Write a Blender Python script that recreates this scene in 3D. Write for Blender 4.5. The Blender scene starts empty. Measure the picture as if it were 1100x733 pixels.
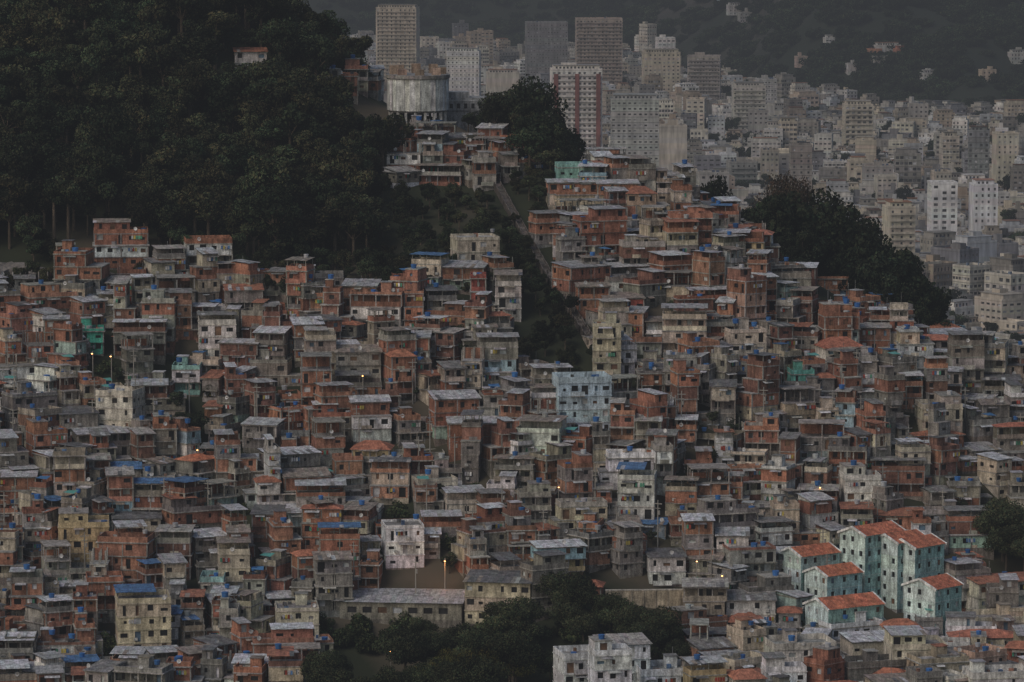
import bpy, math, random
import numpy as np
from mathutils import Matrix, Vector, noise
R=random.Random(11)
# ------------------------------------------------------------------ site plan helpers
F=4504.0; H=211.0; PT=math.atan((366.5+159)/F); CP,SP=math.cos(PT),math.sin(PT)
def P(u,v,D):
    a=(u-550)/F; b=-(v-366.5)/F
    dx,dy,dz=a,CP+b*SP,-SP+b*CP
    t=D/dy
    return (dx*t,D,H+dz*t)
def proj(x,y,z):
    rz=z-H
    dep=y*CP-rz*SP; up=y*SP+rz*CP
    return 550+F*x/dep, 366.5-F*up/dep
def Z(u,v,D): return P(u,v,D)[2]
def col(u,pts):
    return [(D,(z if z is not None else Z(u,v,D))) for D,v,z in pts]
n=None
NEAR=[(300,0,40.),(650,0,48.),(755,0,54.)]
COLS={
-300:[(785,740,n),(820,620,n),(860,480,n),(905,330,n),(925,290,n),(1000,110,n),(1060,-30,n),(1150,-130,n),(1350,0,150.),(1650,0,0.)],
0:[(785,740,n),(820,620,n),(860,480,n),(905,330,n),(925,290,n),(1000,120,n),(1060,-10,n),(1150,-110,n),(1350,0,130.),(1600,0,0.)],
200:[(790,733,n),(825,610,n),(862,490,n),(910,322,n),(940,275,n),(1010,110,n),(1060,0,n),(1130,-50,n),(1300,0,110.),(1550,0,0.)],
320:[(790,733,n),(825,612,n),(864,487,n),(912,318,n),(942,278,n),(1006,140,n),(1055,55,n),(1085,40,n),(1250,0,80.),(1500,0,0.)],
400:[(790,733,n),(825,615,n),(865,482,n),(915,312,n),(945,280,n),(1000,185,n),(1045,112,n),(1070,102,n),(1220,0,70.),(1450,0,0.)],
500:[(790,733,n),(825,615,n),(865,475,n),(912,318,n),(945,270,n),(985,203,n),(1025,150,n),(1050,135,n),(1200,0,60.),(1420,0,0.)],
600:[(790,733,n),(820,612,n),(860,480,n),(910,340,n),(955,240,n),(995,182,n),(1015,170,n),(1180,0,60.),(1400,0,0.)],
700:[(790,733,n),(822,620,n),(860,488,n),(905,350,n),(948,250,n),(978,205,n),(992,200,n),(1150,0,60.),(1380,0,0.)],
800:[(790,733,n),(826,630,n),(862,500,n),(903,365,n),(938,282,n),(960,257,n),(1130,0,55.),(1350,0,0.)],
900:[(790,733,n),(830,640,n),(865,510,n),(900,395,n),(930,332,n),(948,322,n),(1100,0,50.),(1320,0,0.)],
1000:[(790,733,n),(832,645,n),(865,520,n),(892,435,n),(920,378,n),(935,370,n),(1080,0,50.),(1300,0,0.)],
1100:[(790,733,n),(834,650,n),(865,540,n),(888,465,n),(912,412,n),(925,405,n),(1070,0,45.),(1290,0,0.)],
1400:[(790,733,n),(834,655,n),(865,580,n),(888,530,n),(912,500,n),(925,500,n),(1050,0,40.),(1250,0,0.)]}
US=sorted(COLS)
TX0,TX1,TY0,TY1,ST=-600,600,400,1700,5
gx=np.arange(TX0,TX1+1,ST); gy=np.arange(TY0,TY1+1,ST)
prof=[]
for u in US:
    pts=[(a,c) for a,b,c in NEAR]+col(u,COLS[u])
    pts.append((1690,0.)); pts.append((1800,-3.))
    prof.append(np.interp(gy,[p[0] for p in pts],[p[1] for p in pts]))
prof=np.array(prof)
G=np.zeros((len(gy),len(gx)))
for j,y in enumerate(gy):
    uu=550+F*gx/(y*1.006)
    G[j]=np.interp(uu,US,prof[:,j])
for k in range(2):
    Gp=np.pad(G,1,mode='edge'); G=(Gp[:-2,1:-1]+Gp[2:,1:-1]+Gp[1:-1,:-2]+Gp[1:-1,2:]+2*Gp[1:-1,1:-1])/6
for j,y in enumerate(gy):
    if y>700 and y<1500:
        for i,x in enumerate(gx):
            a=2.2 if y<920 else 3.4
            G[j,i]+=a*noise.noise(Vector((x/28.,y/28.,0)))+.5*noise.noise(Vector((x/9.,y/9.,3)))
G[-1,:]=-3
def terr(x,y):
    fx=min(max((x-TX0)/ST,0),len(gx)-1.001); fy=min(max((y-TY0)/ST,0),len(gy)-1.001)
    i=int(fx);j=int(fy);a=fx-i;b=fy-j
    return (G[j,i]*(1-a)+G[j,i+1]*a)*(1-b)+(G[j+1,i]*(1-a)+G[j+1,i+1]*a)*b
def hit(u,v,d0=745):
    D=d0
    while D<1300:
        p=P(u,v,D)
        if p[2]<=terr(p[0],p[1]): return Vector((p[0],p[1],terr(p[0],p[1])))
        D+=1.0
    return None
def inpoly(u,v,poly):
    c=False;k=len(poly)-1
    for i in range(len(poly)):
        a,b=poly[i],poly[k]
        if (a[1]>v)!=(b[1]>v) and u<(b[0]-a[0])*(v-a[1])/(b[1]-a[1])+a[0]: c=not c
        k=i
    return c
# ------------------------------------------------------------------ materials
def newmat(name):
    m=bpy.data.materials.new(name); m.use_nodes=True
    nt=m.node_tree; b=nt.nodes['Principled BSDF']; return m,nt,b
def N(nt,t,**k):
    x=nt.nodes.new(t)
    for a,b in k.items(): setattr(x,a,b)
    return x
def mixmul(nt,a,b,fac=1.0,mode='MULTIPLY'):
    m=N(nt,'ShaderNodeMix',data_type='RGBA',blend_type=mode); m.inputs[0].default_value=fac
    for s,i in ((a,6),(b,7)):
        if isinstance(s,tuple): m.inputs[i].default_value=s
        else: nt.links.new(s,m.inputs[i])
    return m.outputs[2]
def nz(nt,scale,sv=(1,1,1),lo=.6,hi=1.2,detail=4,src='Position',p0=.3,p1=.7):
    g=N(nt,'ShaderNodeNewGeometry') if src=='Position' else N(nt,'ShaderNodeTexCoord')
    mp=N(nt,'ShaderNodeMapping'); mp.inputs['Scale'].default_value=sv
    nt.links.new(g.outputs[src],mp.inputs[0])
    t=N(nt,'ShaderNodeTexNoise'); t.inputs['Scale'].default_value=scale; t.inputs['Detail'].default_value=detail
    nt.links.new(mp.outputs[0],t.inputs['Vector'])
    r=N(nt,'ShaderNodeMapRange'); r.inputs[1].default_value=p0; r.inputs[2].default_value=p1
    r.inputs[3].default_value=lo; r.inputs[4].default_value=hi
    nt.links.new(t.outputs[0],r.inputs[0]); return r.outputs[0],t.outputs[0]
def attrmat(name,rough,noises,objcol=False,spec=.3,bump=None,metal=0):
    m,nt,b=newmat(name)
    a=N(nt,'ShaderNodeAttribute',attribute_name='Col'); c=a.outputs['Color']
    if objcol:
        o=N(nt,'ShaderNodeObjectInfo'); c=mixmul(nt,c,o.outputs['Color'])
    for s in noises: c=mixmul(nt,c,nz(nt,*s)[0])
    nt.links.new(c,b.inputs['Base Color']); b.inputs['Roughness'].default_value=rough
    b.inputs['Specular IOR Level'].default_value=spec; b.inputs['Metallic'].default_value=metal
    if bump:
        _,h=nz(nt,bump[0]); bb=N(nt,'ShaderNodeBump'); bb.inputs['Strength'].default_value=bump[1]; bb.inputs['Distance'].default_value=bump[2]
        nt.links.new(h,bb.inputs['Height']); nt.links.new(bb.outputs[0],b.inputs['Normal'])
    return m
M_wall=attrmat('weathered_masonry',.92,[(.5,(1,1,1),.58,1.18),(1.6,(1,1,.18),.5,1.25,4,'Position'),(3.5,(1,1,1),.65,1.3)],spec=.15)
M_glass=attrmat('window_glass',.35,[(.8,(1,1,1),.5,1.5)],spec=.4)
M_roof=attrmat('corrugated_roofing',.7,[(.8,(1,1,1),.5,1.3),(3,(1,.3,1),.6,1.3)],spec=.3)
M_tank=attrmat('tank_plastic',.45,[(2,(1,1,1),.8,1.1)])
M_city=attrmat('city_plaster',.9,[(.12,(1,1,1),.75,1.1),(.5,(1,1,.15),.65,1.15)],objcol=True,spec=.15)
M_leaf=attrmat('foliage',.8,[(.08,(1,1,1),.5,1.45)],objcol=True,spec=.08)
M_bark=attrmat('bark',.9,[(2,(1,1,.3),.6,1.2)])
M_rock=attrmat('granite_rock',.9,[(.15,(1,1,.4),.5,1.3),(1,(1,1,1),.6,1.2)],bump=(.6,.8,.6))
HM=[M_wall,M_glass,M_roof,M_tank]
CM=[M_city,M_glass,M_roof,M_tank]
# ------------------------------------------------------------------ mesh builder
class MB:
    def __init__(s): s.v=[];s.f=[];s.c=[];s.m=[]
    def q(s,a,b,c,d,co,mt=0):
        k=len(s.v); s.v+=[a,b,c,d]; s.f.append((k,k+1,k+2,k+3)); s.c.append(co); s.m.append(mt)
    def t(s,a,b,c,co,mt=0):
        k=len(s.v); s.v+=[a,b,c]; s.f.append((k,k+1,k+2)); s.c.append(co); s.m.append(mt)
    def box(s,x0,x1,y0,y1,z0,z1,co,mt=0,top=None,tm=None,bot=True):
        tc=top or co; tm=mt if tm is None else tm
        s.q((x0,y0,z0),(x1,y0,z0),(x1,y0,z1),(x0,y0,z1),co,mt)
        s.q((x1,y0,z0),(x1,y1,z0),(x1,y1,z1),(x1,y0,z1),co,mt)
        s.q((x1,y1,z0),(x0,y1,z0),(x0,y1,z1),(x1,y1,z1),co,mt)
        s.q((x0,y1,z0),(x0,y0,z0),(x0,y0,z1),(x0,y1,z1),co,mt)
        s.q((x0,y0,z1),(x1,y0,z1),(x1,y1,z1),(x0,y1,z1),tc,tm)
        if bot: s.q((x0,y1,z0),(x1,y1,z0),(x1,y0,z0),(x0,y0,z0),co,mt)
    def cyl(s,x,y,z0,z1,r0,r1,co,mt=0,n=10,cap=True):
        p=[(math.cos(2*math.pi*i/n),math.sin(2*math.pi*i/n)) for i in range(n)]
        for i in range(n):
            a=p[i];b=p[(i+1)%n]
            s.q((x+a[0]*r0,y+a[1]*r0,z0),(x+b[0]*r0,y+b[1]*r0,z0),(x+b[0]*r1,y+b[1]*r1,z1),(x+a[0]*r1,y+a[1]*r1,z1),co,mt)
            if cap: s.t((x+a[0]*r1,y+a[1]*r1,z1),(x+b[0]*r1,y+b[1]*r1,z1),(x,y,z1+.12*r1),co,mt)
    def facade(s,o,r,W,z0,z1,wins,co,dp=.22,ja=.07):
        nx,ny=r[1],-r[0]
        def p(a,z,f=0): return (o[0]+r[0]*a-nx*f,o[1]+r[1]*a-ny*f,z)
        c=0; co=jit(co,ja)
        for a0,a1,b0,b1,wc in wins:
            if a0>c: s.q(p(c,z0),p(a0,z0),p(a0,z1),p(c,z1),co)
            if b0>z0+.01: s.q(p(a0,z0),p(a1,z0),p(a1,b0),p(a0,b0),co)
            s.q(p(a0,b1),p(a1,b1),p(a1,z1),p(a0,z1),co)
            s.q(p(a0,b0),p(a1,b0),p(a1,b0,dp),p(a0,b0,dp),co)
            s.q(p(a0,b1),p(a1,b1),p(a1,b1,dp),p(a0,b1,dp),co)
            s.q(p(a0,b0),p(a0,b1),p(a0,b1,dp),p(a0,b0,dp),co)
            s.q(p(a1,b0),p(a1,b1),p(a1,b1,dp),p(a1,b0,dp),co)
            s.q(p(a0,b0,dp),p(a1,b0,dp),p(a1,b1,dp),p(a0,b1,dp),wc,1)
            c=a1
        if c<W: s.q(p(c,z0),p(W,z0),p(W,z1),p(c,z1),co)
    def mesh(s,name,mats):
        me=bpy.data.meshes.new(name); me.from_pydata(s.v,[],s.f)
        for m in mats: me.materials.append(m)
        me.polygons.foreach_set('material_index',np.array(s.m,dtype=np.int32))
        at=me.color_attributes.new('Col','FLOAT_COLOR','CORNER')
        cnt=np.array([len(f) for f in s.f]); c=np.array([(x[0],x[1],x[2],1.) for x in s.c],dtype=np.float32)
        at.data.foreach_set('color',np.repeat(c,cnt,axis=0).ravel()); me.update(); return me
SC=bpy.context.scene.collection
def add(name,me,loc=(0,0,0),yaw=0,sc=1,parent=None,color=None):
    o=bpy.data.objects.new(name,me); o.location=loc; o.rotation_euler=(0,0,yaw)
    o.scale=(sc,sc,sc) if not isinstance(sc,tuple) else sc
    if color: o.color=(*color,1)
    if parent: o.parent=parent
    SC.objects.link(o); return o
def jit(c,a=.12,rr=R):
    k=1+rr.uniform(-a,a); return tuple(max(.005,x*k*(1+rr.uniform(-.04,.04))) for x in c)
BRICK=[(.345,.16,.105),(.28,.135,.092),(.37,.18,.12),(.22,.118,.09),(.32,.17,.12),(.40,.205,.14)]
GREY=[(.28,.265,.24),(.36,.345,.315),(.20,.19,.175),(.29,.26,.22),(.24,.235,.23)]
CREAM=[(.52,.46,.36),(.45,.39,.30),(.56,.51,.42)]
WHITE=[(.72,.71,.69),(.62,.63,.64),(.76,.75,.73)]
TINT=[(.34,.46,.40),(.36,.48,.55),(.47,.31,.25),(.54,.43,.25),(.38,.49,.45),(.40,.20,.15),(.28,.42,.50)]
def palette(rr,w=(.46,.31,.11,.07,.05)):
    t=rr.random()
    for k,pl in zip(w,(BRICK,GREY,CREAM,WHITE,TINT)):
        if t<k: return jit(rr.choice(pl),.18,rr),pl
        t-=k
    return jit(rr.choice(GREY),.15,rr),GREY
def wincol(rr):
    t=rr.random()
    if t<.76: k=rr.uniform(.008,.025); return (k,k,k*1.1)
    if t<.86: return jit((.40,.41,.42),.3,rr)
    if t<.90: return jit((.10,.16,.22),.3,rr)
    return jit((.14,.08,.05),.3,rr)
ROOFC=[(.32,.32,.33),(.43,.43,.45),(.21,.205,.20),(.36,.34,.32),(.53,.54,.57),(.26,.22,.19),(.14,.14,.145),(.41,.42,.44)]
TANK=(.035,.125,.34)
def bays(rr,W,z0,h,pw,door=.12,step=2.1,wc=None):
    nb=max(1,int(W/step)); out=[]; bw=W/nb
    for i in range(nb):
        if rr.random()<pw:
            ww=min(rr.choice([.6,.9,1.1,1.4]),bw-.5)
            if ww<.4: continue
            c=(i+.5)*bw+rr.uniform(-.15,.15)
            if rr.random()<door: out.append((c-ww/2,c+ww/2,z0+.1,z0+2.1,wc or wincol(rr)))
            else:
                b=z0+rr.choice([.9,1.0,1.1]); out.append((c-ww/2,c+ww/2,b,b+rr.choice([.6,.9,1.1,1.2]),wc or wincol(rr)))
    return out
def tank(mb,rr,x,y,z):
    c=jit(TANK,.3,rr) if rr.random()<.74 else jit((.36,.38,.4),.3,rr)
    r=rr.uniform(.5,.72); mb.cyl(x,y,z,z+r*1.35,r*.82,r,c,3,9); 
def house(rr,w,d,ns,main,pl,roof=None,win=.72,base=7,neat=False,light=False):
    mb=MB(); conc=jit((.32,.305,.28),.2,rr); z=0.
    PALW=(.05,.3,.35,.26,.04) if light else (.46,.31,.11,.07,.05)
    x0,x1,y0,y1=-w/2,w/2,-d/2,d/2
    mb.box(x0+.05,x1-.05,y0+.05,y1-.05,-base,0,jit(main if rr.random()<.4 else (.24,.21,.18),.2,rr),bot=False)
    frame=(pl is BRICK or rr.random()<.25) and not neat
    h=rr.uniform(2.45,2.8)
    for i in range(ns):
        if i and not neat:
            o=rr.random()
            if o<.2: y0-=rr.uniform(.3,.7)
            elif o<.32: x1+=rr.uniform(.2,.5)
            elif o<.58 and x1-x0>4.2: 
                if rr.random()<.5: x0+=rr.uniform(1,(x1-x0)*.45)
                else: x1-=rr.uniform(1,(x1-x0)*.45)
            elif o<.74: y0+=rr.uniform(.8,2.4)
        c=main if (neat or rr.random()<.70) else palette(rr,PALW)[0]
        zt=z+h-.2; W=x1-x0; Dp=y1-y0
        t=rr.random()
        if t<.2 and not neat:      # open veranda
            s=1.5; 
            mb.facade((x0,y0+s),(1,0),W,z,zt,bays(rr,W,z,h,.8,.5),jit(c,.1,rr))
            mb.box(x0,x1,y0,y0+.14,z,z+rr.uniform(.8,1.05),jit(c,.2,rr))
            nc=max(2,int(W/2.6))
            for k in range(nc+1):
                xx=x0+.12+(W-.24)*k/nc; mb.box(xx-.12,xx+.12,y0+.16,y0+.4,z,zt,conc,bot=False)
            mb.facade((x1,y0+s),(0,1),Dp-s,z,zt,bays(rr,Dp-s,z,h,.4),c)
            mb.facade((x0,y1),(0,-1),Dp-s,z,zt,bays(rr,Dp-s,z,h,.4),c)
        else:
            mb.facade((x0,y0),(1,0),W,z,zt,bays(rr,W,z,h,win),c)
            mb.facade((x1,y0),(0,1),Dp,z,zt,bays(rr,Dp,z,h,.45),c)
            mb.facade((x0,y1),(0,-1),Dp,z,zt,bays(rr,Dp,z,h,.45),c)
            if rr.random()<.25 and not neat:   # rendered patch / different fill on part of the wall
                a=x0+rr.uniform(.1,W*.5); b=min(a+rr.uniform(1,2.5),x1-.1)
                mb.box(a,b,y0-.025,y0-.004,z+.02,z+rr.uniform(.5,.85),jit(rr.choice(GREY+CREAM),.2,rr),bot=False)
            if rr.random()<.32:     # awning
                a=x0+rr.uniform(0,W*.4); b=a+rr.uniform(1.5,3); b=min(b,x1)
                ac=jit(rr.choice(ROOFC),.2,rr); mb.q((a,y0-.02,z+2.4),(b,y0-.02,z+2.4),(b,y0-1.0,z+2.1),(a,y0-1.0,z+2.1),ac,2)
            if rr.random()<.28:     # balcony
                a=x0+rr.uniform(0,W*.3); b=min(a+rr.uniform(2,4),x1)
                mb.box(a,b,y0-.9,y0-.03,z-.14,z,conc); mb.box(a,b,y0-.9,y0-.8,z,z+.9,jit(c,.3,rr))
            if rr.random()<.2:      # air conditioner
                a=rr.uniform(x0+.3,x1-1); mb.box(a,a+.7,y0-.4,y0-.03,z+.4,z+.9,(.5,.5,.48))
            if rr.random()<.3:     # laundry
                a=rr.uniform(x0,x1-2)
                for k in range(rr.randint(2,5)):
                    lc=rr.choice([(.6,.6,.6),(.1,.2,.4),(.4,.08,.06),(.5,.4,.1),(.1,.3,.2),(.4,.4,.45),(.7,.7,.7)])
                    mb.q((a,y0-.3,z+1.2),(a+.4,y0-.3,z+1.2),(a+.4,y0-.32,z+2),(a,y0-.32,z+2),lc); a+=.5
        mb.facade((x1,y1),(-1,0),W,z,zt,bays(rr,W,z,h,.3),c)
        if frame:
            for xx in (x0,x1-.22):
                for yy in (y0-.03,y1-.2): mb.box(xx-.03 if xx==x0 else xx,xx+.22 if xx==x0 else xx+.25,yy,yy+.23,z,zt,conc,bot=False)
            if W>5.5: mb.box(-.12+(x0+x1)/2,.12+(x0+x1)/2,y0-.035,y0+.1,z,zt,conc,bot=False)
        ov=rr.choice([.06,.12,.3]) if not neat else .12
        mb.box(x0-ov,x1+ov,y0-ov-.02,y1+ov,zt,z+h,conc if not neat else jit(c,.1,rr),top=jit((.34,.33,.32),.35,rr))
        z+=h
    W=x1-x0;Dp=y1-y0
    roof=roof or rr.choices(['terrace','cover','sheet','half','frame'],[.31,.25,.22,.17,.05])[0]
    pc=main if (rr.random()<.5 or light) else jit(rr.choice(BRICK+GREY),.2,rr)
    def parapet(h0,t=.13):
        mb.box(x0,x1,y0,y0+t,z,z+h0,pc,bot=False); mb.box(x0,x1,y1-t,y1,z,z+h0,pc,bot=False)
        mb.box(x0,x0+t,y0+t,y1-t,z,z+h0,pc,bot=False); mb.box(x1-t,x1,y0+t,y1-t,z,z+h0,pc,bot=False)
    def sheet(a0,a1,b0,b1,z0,z1,rc,axis=0):
        n=max(3,int((a1-a0)/.8)); nr=2
        for k in range(n):
            xa=a0+(a1-a0)*k/n; xb=a0+(a1-a0)*(k+1)/n-.02; dz=rr.uniform(-.03,.04)
            ya=b0-rr.uniform(0,.15); za=z0+dz; zc=z1+dz; ym=(ya+b1)/2; zm=(za+zc)/2
            cc=jit(rc,.1,rr) if rr.random()<.9 else jit(rr.choice(ROOFC),.1,rr)
            mb.q((xa,ya,za),(xb,ya,za),(xb,ym,zm),(xa,ym,zm),cc,2)
            mb.q((xa,ym,zm),(xb,ym,zm),(xb,b1,zc),(xa,b1,zc),jit(rc,.1,rr),2)
            mb.q((xa,ya,za-.07),(xb,ya,za-.07),(xb,ya,za),(xa,ya,za),cc,2)
        mb.q((a0,b0,z0-.1),(a1,b0,z0-.1),(a1,b1,z1-.1),(a0,b1,z1-.1),(.06,.055,.05),2)  # underside coloured dark to deepen the shade beneath the sheet
    rc=rr.choice(ROOFC)
    if rr.random()<.05: rc=(.32,.14,.09)
    if rr.random()<.035: rc=(.08,.17,.33)
    if roof=='terrace':
        parapet(rr.choice([.5,.9,1.1]))
        if rr.random()<.7: 
            for k in range(rr.choice([1,1,1,2])): tank(mb,rr,x0+1+rr.random()*(W-2),y0+1.+rr.random()*(Dp-2),z+rr.choice([.02,.5,1.3]))
        if rr.random()<.5 and W>3.5:
            a=x0+.3+rr.random()*(W-3); mb.box(a,a+2.2,y1-2.6,y1-.2,z,z+2.2,jit(pc,.2,rr),bot=False); mb.box(a-.15,a+2.4,y1-2.8,y1-.05,z+2.2,z+2.3,jit(rc,.2,rr))
        for k in range(rr.randint(1,6)):
            a=rr.uniform(x0+.4,x1-1.2);b=rr.uniform(y0+.4,y1-1.2); mb.box(a,a+rr.uniform(.3,1),b,b+rr.uniform(.3,1),z,z+rr.uniform(.3,.9),jit(rr.choice([(.5,.5,.5),(.1,.1,.1),(.1,.17,.3),(.3,.17,.12)]),.3,rr))
        if rr.random()<.10: # tarp
            a=rr.uniform(x0,x0+W*.4); mb.q((a,y0+.2,z+1.9),(a+2.4,y0+.3,z+1.7),(a+2.3,y0+2.6,z+2.1),(a,y0+2.5,z+2.0),rr.choice([(.06,.17,.36),(.07,.2,.4),(.10,.33,.3)]),3)
    elif roof=='cover':
        parapet(rr.choice([.8,1.]))
        hh=rr.uniform(2.0,2.4)
        for xx in (x0+.15,(x0+x1)/2,x1-.3):
            for yy in (y0+.15,y1-.3): mb.box(xx,xx+.14,yy,yy+.14,z,z+hh,conc,bot=False)
        if rr.random()<.5: mb.box(x0+.2,x1-.2,y1-Dp*.5,y1-.3,z,z+hh-.15,jit(pc,.2,rr),bot=False)
        sl=rr.uniform(-.1,.5); e=rr.choice([0,0,W*.3]); sheet(x0-.3,x1+.3-e,y0-.35,y1+.2,z+hh,z+hh+sl,rc)
        if rr.random()<.25: tank(mb,rr,rr.uniform(x0+1,x1-1-e*.8),rr.uniform(0,1.5),z+hh+sl+.0)
    elif roof=='sheet':
        sl=rr.uniform(.3,1.0)
        for xx in (x0,x1-.12):
            mb.q((xx,y0,z),(xx,y1,z),(xx,y1,z+sl+.1),(xx,y0,z+.1),pc)
        mb.box(x0,x1,y1-.13,y1,z,z+sl,pc,bot=False)
        sheet(x0-.35,x1+.35,y0-.45,y1+.2,z+.14,z+sl+.16,rc)
    elif roof=='half':
        parapet(.9); hh=2.4; m=x0+W*rr.uniform(.45,.7); cc=jit(pc,.15,rr)
        a,b=(x0+.14,m) if rr.random()<.5 else (x1-(m-x0),x1-.14)
        yy=y0+rr.uniform(.3,2)
        mb.facade((a,yy),(1,0),b-a,z,z+hh,bays(rr,b-a,z,hh,.8,.3),cc)
        mb.q((a,yy,z),(a,y1-.15,z),(a,y1-.15,z+hh),(a,yy,z+hh),cc); mb.q((b,yy,z),(b,y1-.15,z),(b,y1-.15,z+hh),(b,yy,z+hh),cc)
        mb.q((a,y1-.15,z),(b,y1-.15,z),(b,y1-.15,z+hh),(a,y1-.15,z+hh),cc)
        if rr.random()<.6: sheet(a-.3,b+.3,yy-.5,y1+.1,z+hh+.12,z+hh+.4,rc)
        else:
            mb.box(a-.1,b+.1,yy-.1,y1-.05,z+hh,z+hh+.15,conc); tank(mb,rr,(a+b)/2,yy+1.6,z+hh+.16)
        if rr.random()<.4: tank(mb,rr,x0+1 if a>x0+1 else x1-1,y0+1.4,z+.1)
    elif roof=='frame':
        for xx in (x0+.05,(x0+x1)/2,x1-.3):
            for yy in (y0+.05,(y0+y1)/2,y1-.3): mb.box(xx,xx+.22,yy,yy+.22,z,z+2.5+rr.uniform(-.3,.3),conc,bot=False)
        if rr.random()<.6: mb.box(x0-.1,x1+.1,y0-.1,y1+.1,z+2.85,z+3.02,conc)
        mb.box(x0,x1,y1-.13,y1-.01,z,z+rr.uniform(1,2.4),jit(rr.choice(BRICK),.1,rr),bot=False)
    elif roof=='tile':
        rh=min(W,Dp)*.22; e=.4; tc=jit((.36,.145,.09),.15,rr)
        mb.q((x0-e,y0-e,z),(x1+e,y0-e,z),(x1-W*.3,0+(y0+y1)/2,z+rh),(x0+W*.3,(y0+y1)/2,z+rh),tc,2)
        mb.q((x1+e,y1+e,z),(x0-e,y1+e,z),(x0+W*.3,(y0+y1)/2,z+rh),(x1-W*.3,(y0+y1)/2,z+rh),jit(tc,.1,rr),2)
        mb.t((x0-e,y0-e,z),(x0+W*.3,(y0+y1)/2,z+rh),(x0-e,y1+e,z),jit(tc,.1,rr),2)
        mb.t((x1+e,y0-e,z),(x1-W*.3,(y0+y1)/2,z+rh),(x1+e,y1+e,z),jit(tc,.1,rr),2)
    if rr.random()<.3 and roof!='tile':   # dish
        a=rr.uniform(x0+.5,x1-.5); zz=z+1.0; k=9; r=.42
        pts=[(a+r*math.cos(6.283*i/k),y0-.05+.12*math.sin(6.283*i/k),zz+r*math.sin(6.283*i/k)) for i in range(k)]
        for i in range(k): mb.t(pts[i],pts[(i+1)%k],(a,y0+.08,zz),(.5,.5,.5))
        mb.box(a-.03,a+.03,y0+.06,y0+.12,z,zz,(.2,.2,.2),bot=False)
    if rr.random()<.3:  # aerial mast
        a=rr.uniform(x0+.5,x1-.5); mb.box(a-.03,a+.03,y1-.1,y1-.04,z,z+rr.uniform(3,4.5),(.25,.25,.25),bot=False)
    return mb
# ------------------------------------------------------------------ trees
def tree_mesh(name,seed,h,Rc,ncl,nl,leaf,base,flat=.6,spread=1.0,sparse=False):
    g=np.random.default_rng(seed)
    d=g.normal(size=(ncl,3)); d/=np.linalg.norm(d,axis=1)[:,None]
    rad=g.random(ncl)**.45
    cz=h-Rc*flat
    C=d*rad[:,None]*np.array([Rc*.75,Rc*.75,Rc*flat*.75])+np.array([0,0,cz])
    rc=Rc*g.uniform(.22,.42,ncl)*spread
    w=rc**2; idx=g.choice(ncl,nl,p=w/w.sum())
    dd=g.normal(size=(nl,3)); dd/=np.linalg.norm(dd,axis=1)[:,None]
    rr_=rc[idx]*(.55+.5*g.random(nl)**.6)
    pos=C[idx]+dd*rr_[:,None]*np.array([1,1,.75])
    nr=dd+g.normal(size=(nl,3))*.6; nr/=np.linalg.norm(nr,axis=1)[:,None]
    t=np.cross(nr,g.normal(size=(nl,3))); t/=np.linalg.norm(t,axis=1)[:,None]; b=np.cross(nr,t)
    s=leaf*g.uniform(.5,1.3,nl)[:,None]*.5
    q=np.stack([pos-t*s,pos+b*s*.7,pos+t*s,pos-b*s*.7],1).reshape(-1,3)
    cb=g.uniform(.5,1.5,ncl)[idx]*g.uniform(.6,1.4,nl)
    colr=np.array(base)[None,:]*cb[:,None]; colr[:,0]*=g.uniform(.8,1.35,nl)
    mb=MB()
    def tube(p,q_,r0,r1,k=5):
        p=Vector(p);q_=Vector(q_); ax=(q_-p).normalized(); s1=ax.orthogonal().normalized(); s2=ax.cross(s1)
        for i in range(k):
            a=6.2832*i/k;c=6.2832*(i+1)/k
            e=s1*math.cos(a)+s2*math.sin(a); f=s1*math.cos(c)+s2*math.sin(c)
            mb.q(tuple(p+e*r0),tuple(p+f*r0),tuple(q_+f*r1),tuple(q_+e*r1),(.09,.07,.05),1)
    fk=(0,0,max(h*.35,cz-Rc*flat*.8)); tube((0,0,-1.5),fk,h*.03,h*.02,7)
    for i in range(min(ncl,12)): tube(fk,tuple(C[i]),h*.013,h*.004,4)
    nv=len(mb.v); V=mb.v+[tuple(x) for x in q.tolist()]
    Fc=mb.f+[(nv+4*i,nv+4*i+1,nv+4*i+2,nv+4*i+3) for i in range(nl)]
    mb.v=V;mb.f=Fc;mb.c=mb.c+[tuple(x) for x in colr.tolist()];mb.m=mb.m+[0]*nl
    return mb.mesh(name,[M_leaf,M_bark])
LG=(.030,.041,.023)
FT=[tree_mesh('forest_tree_mesh',20+i,R.uniform(8,13),R.uniform(3.2,5.4),R.randint(9,20),2600,.55,LG,flat=R.uniform(.6,1.0)) for i in range(12)]
BT=[tree_mesh('broadleaf_tree_mesh',60+i,13,6.5,30,10000,.42,(.036,.046,.024),flat=.6,spread=.85) for i in range(4)]
BU=[tree_mesh('bush_mesh',80+i,3.2,2.4,9,900,.4,(.04,.055,.025),flat=.6) for i in range(3)]
SPT=[tree_mesh('sparse_tree_mesh',90+i,16,8,34,2400,.45,(.05,.042,.03),flat=.5,spread=.7) for i in range(2)]
CAN=[tree_mesh('canopy_patch_mesh',100+i,12,15,40,3000,1.6,LG,flat=.35,spread=.7) for i in range(4)]
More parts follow.
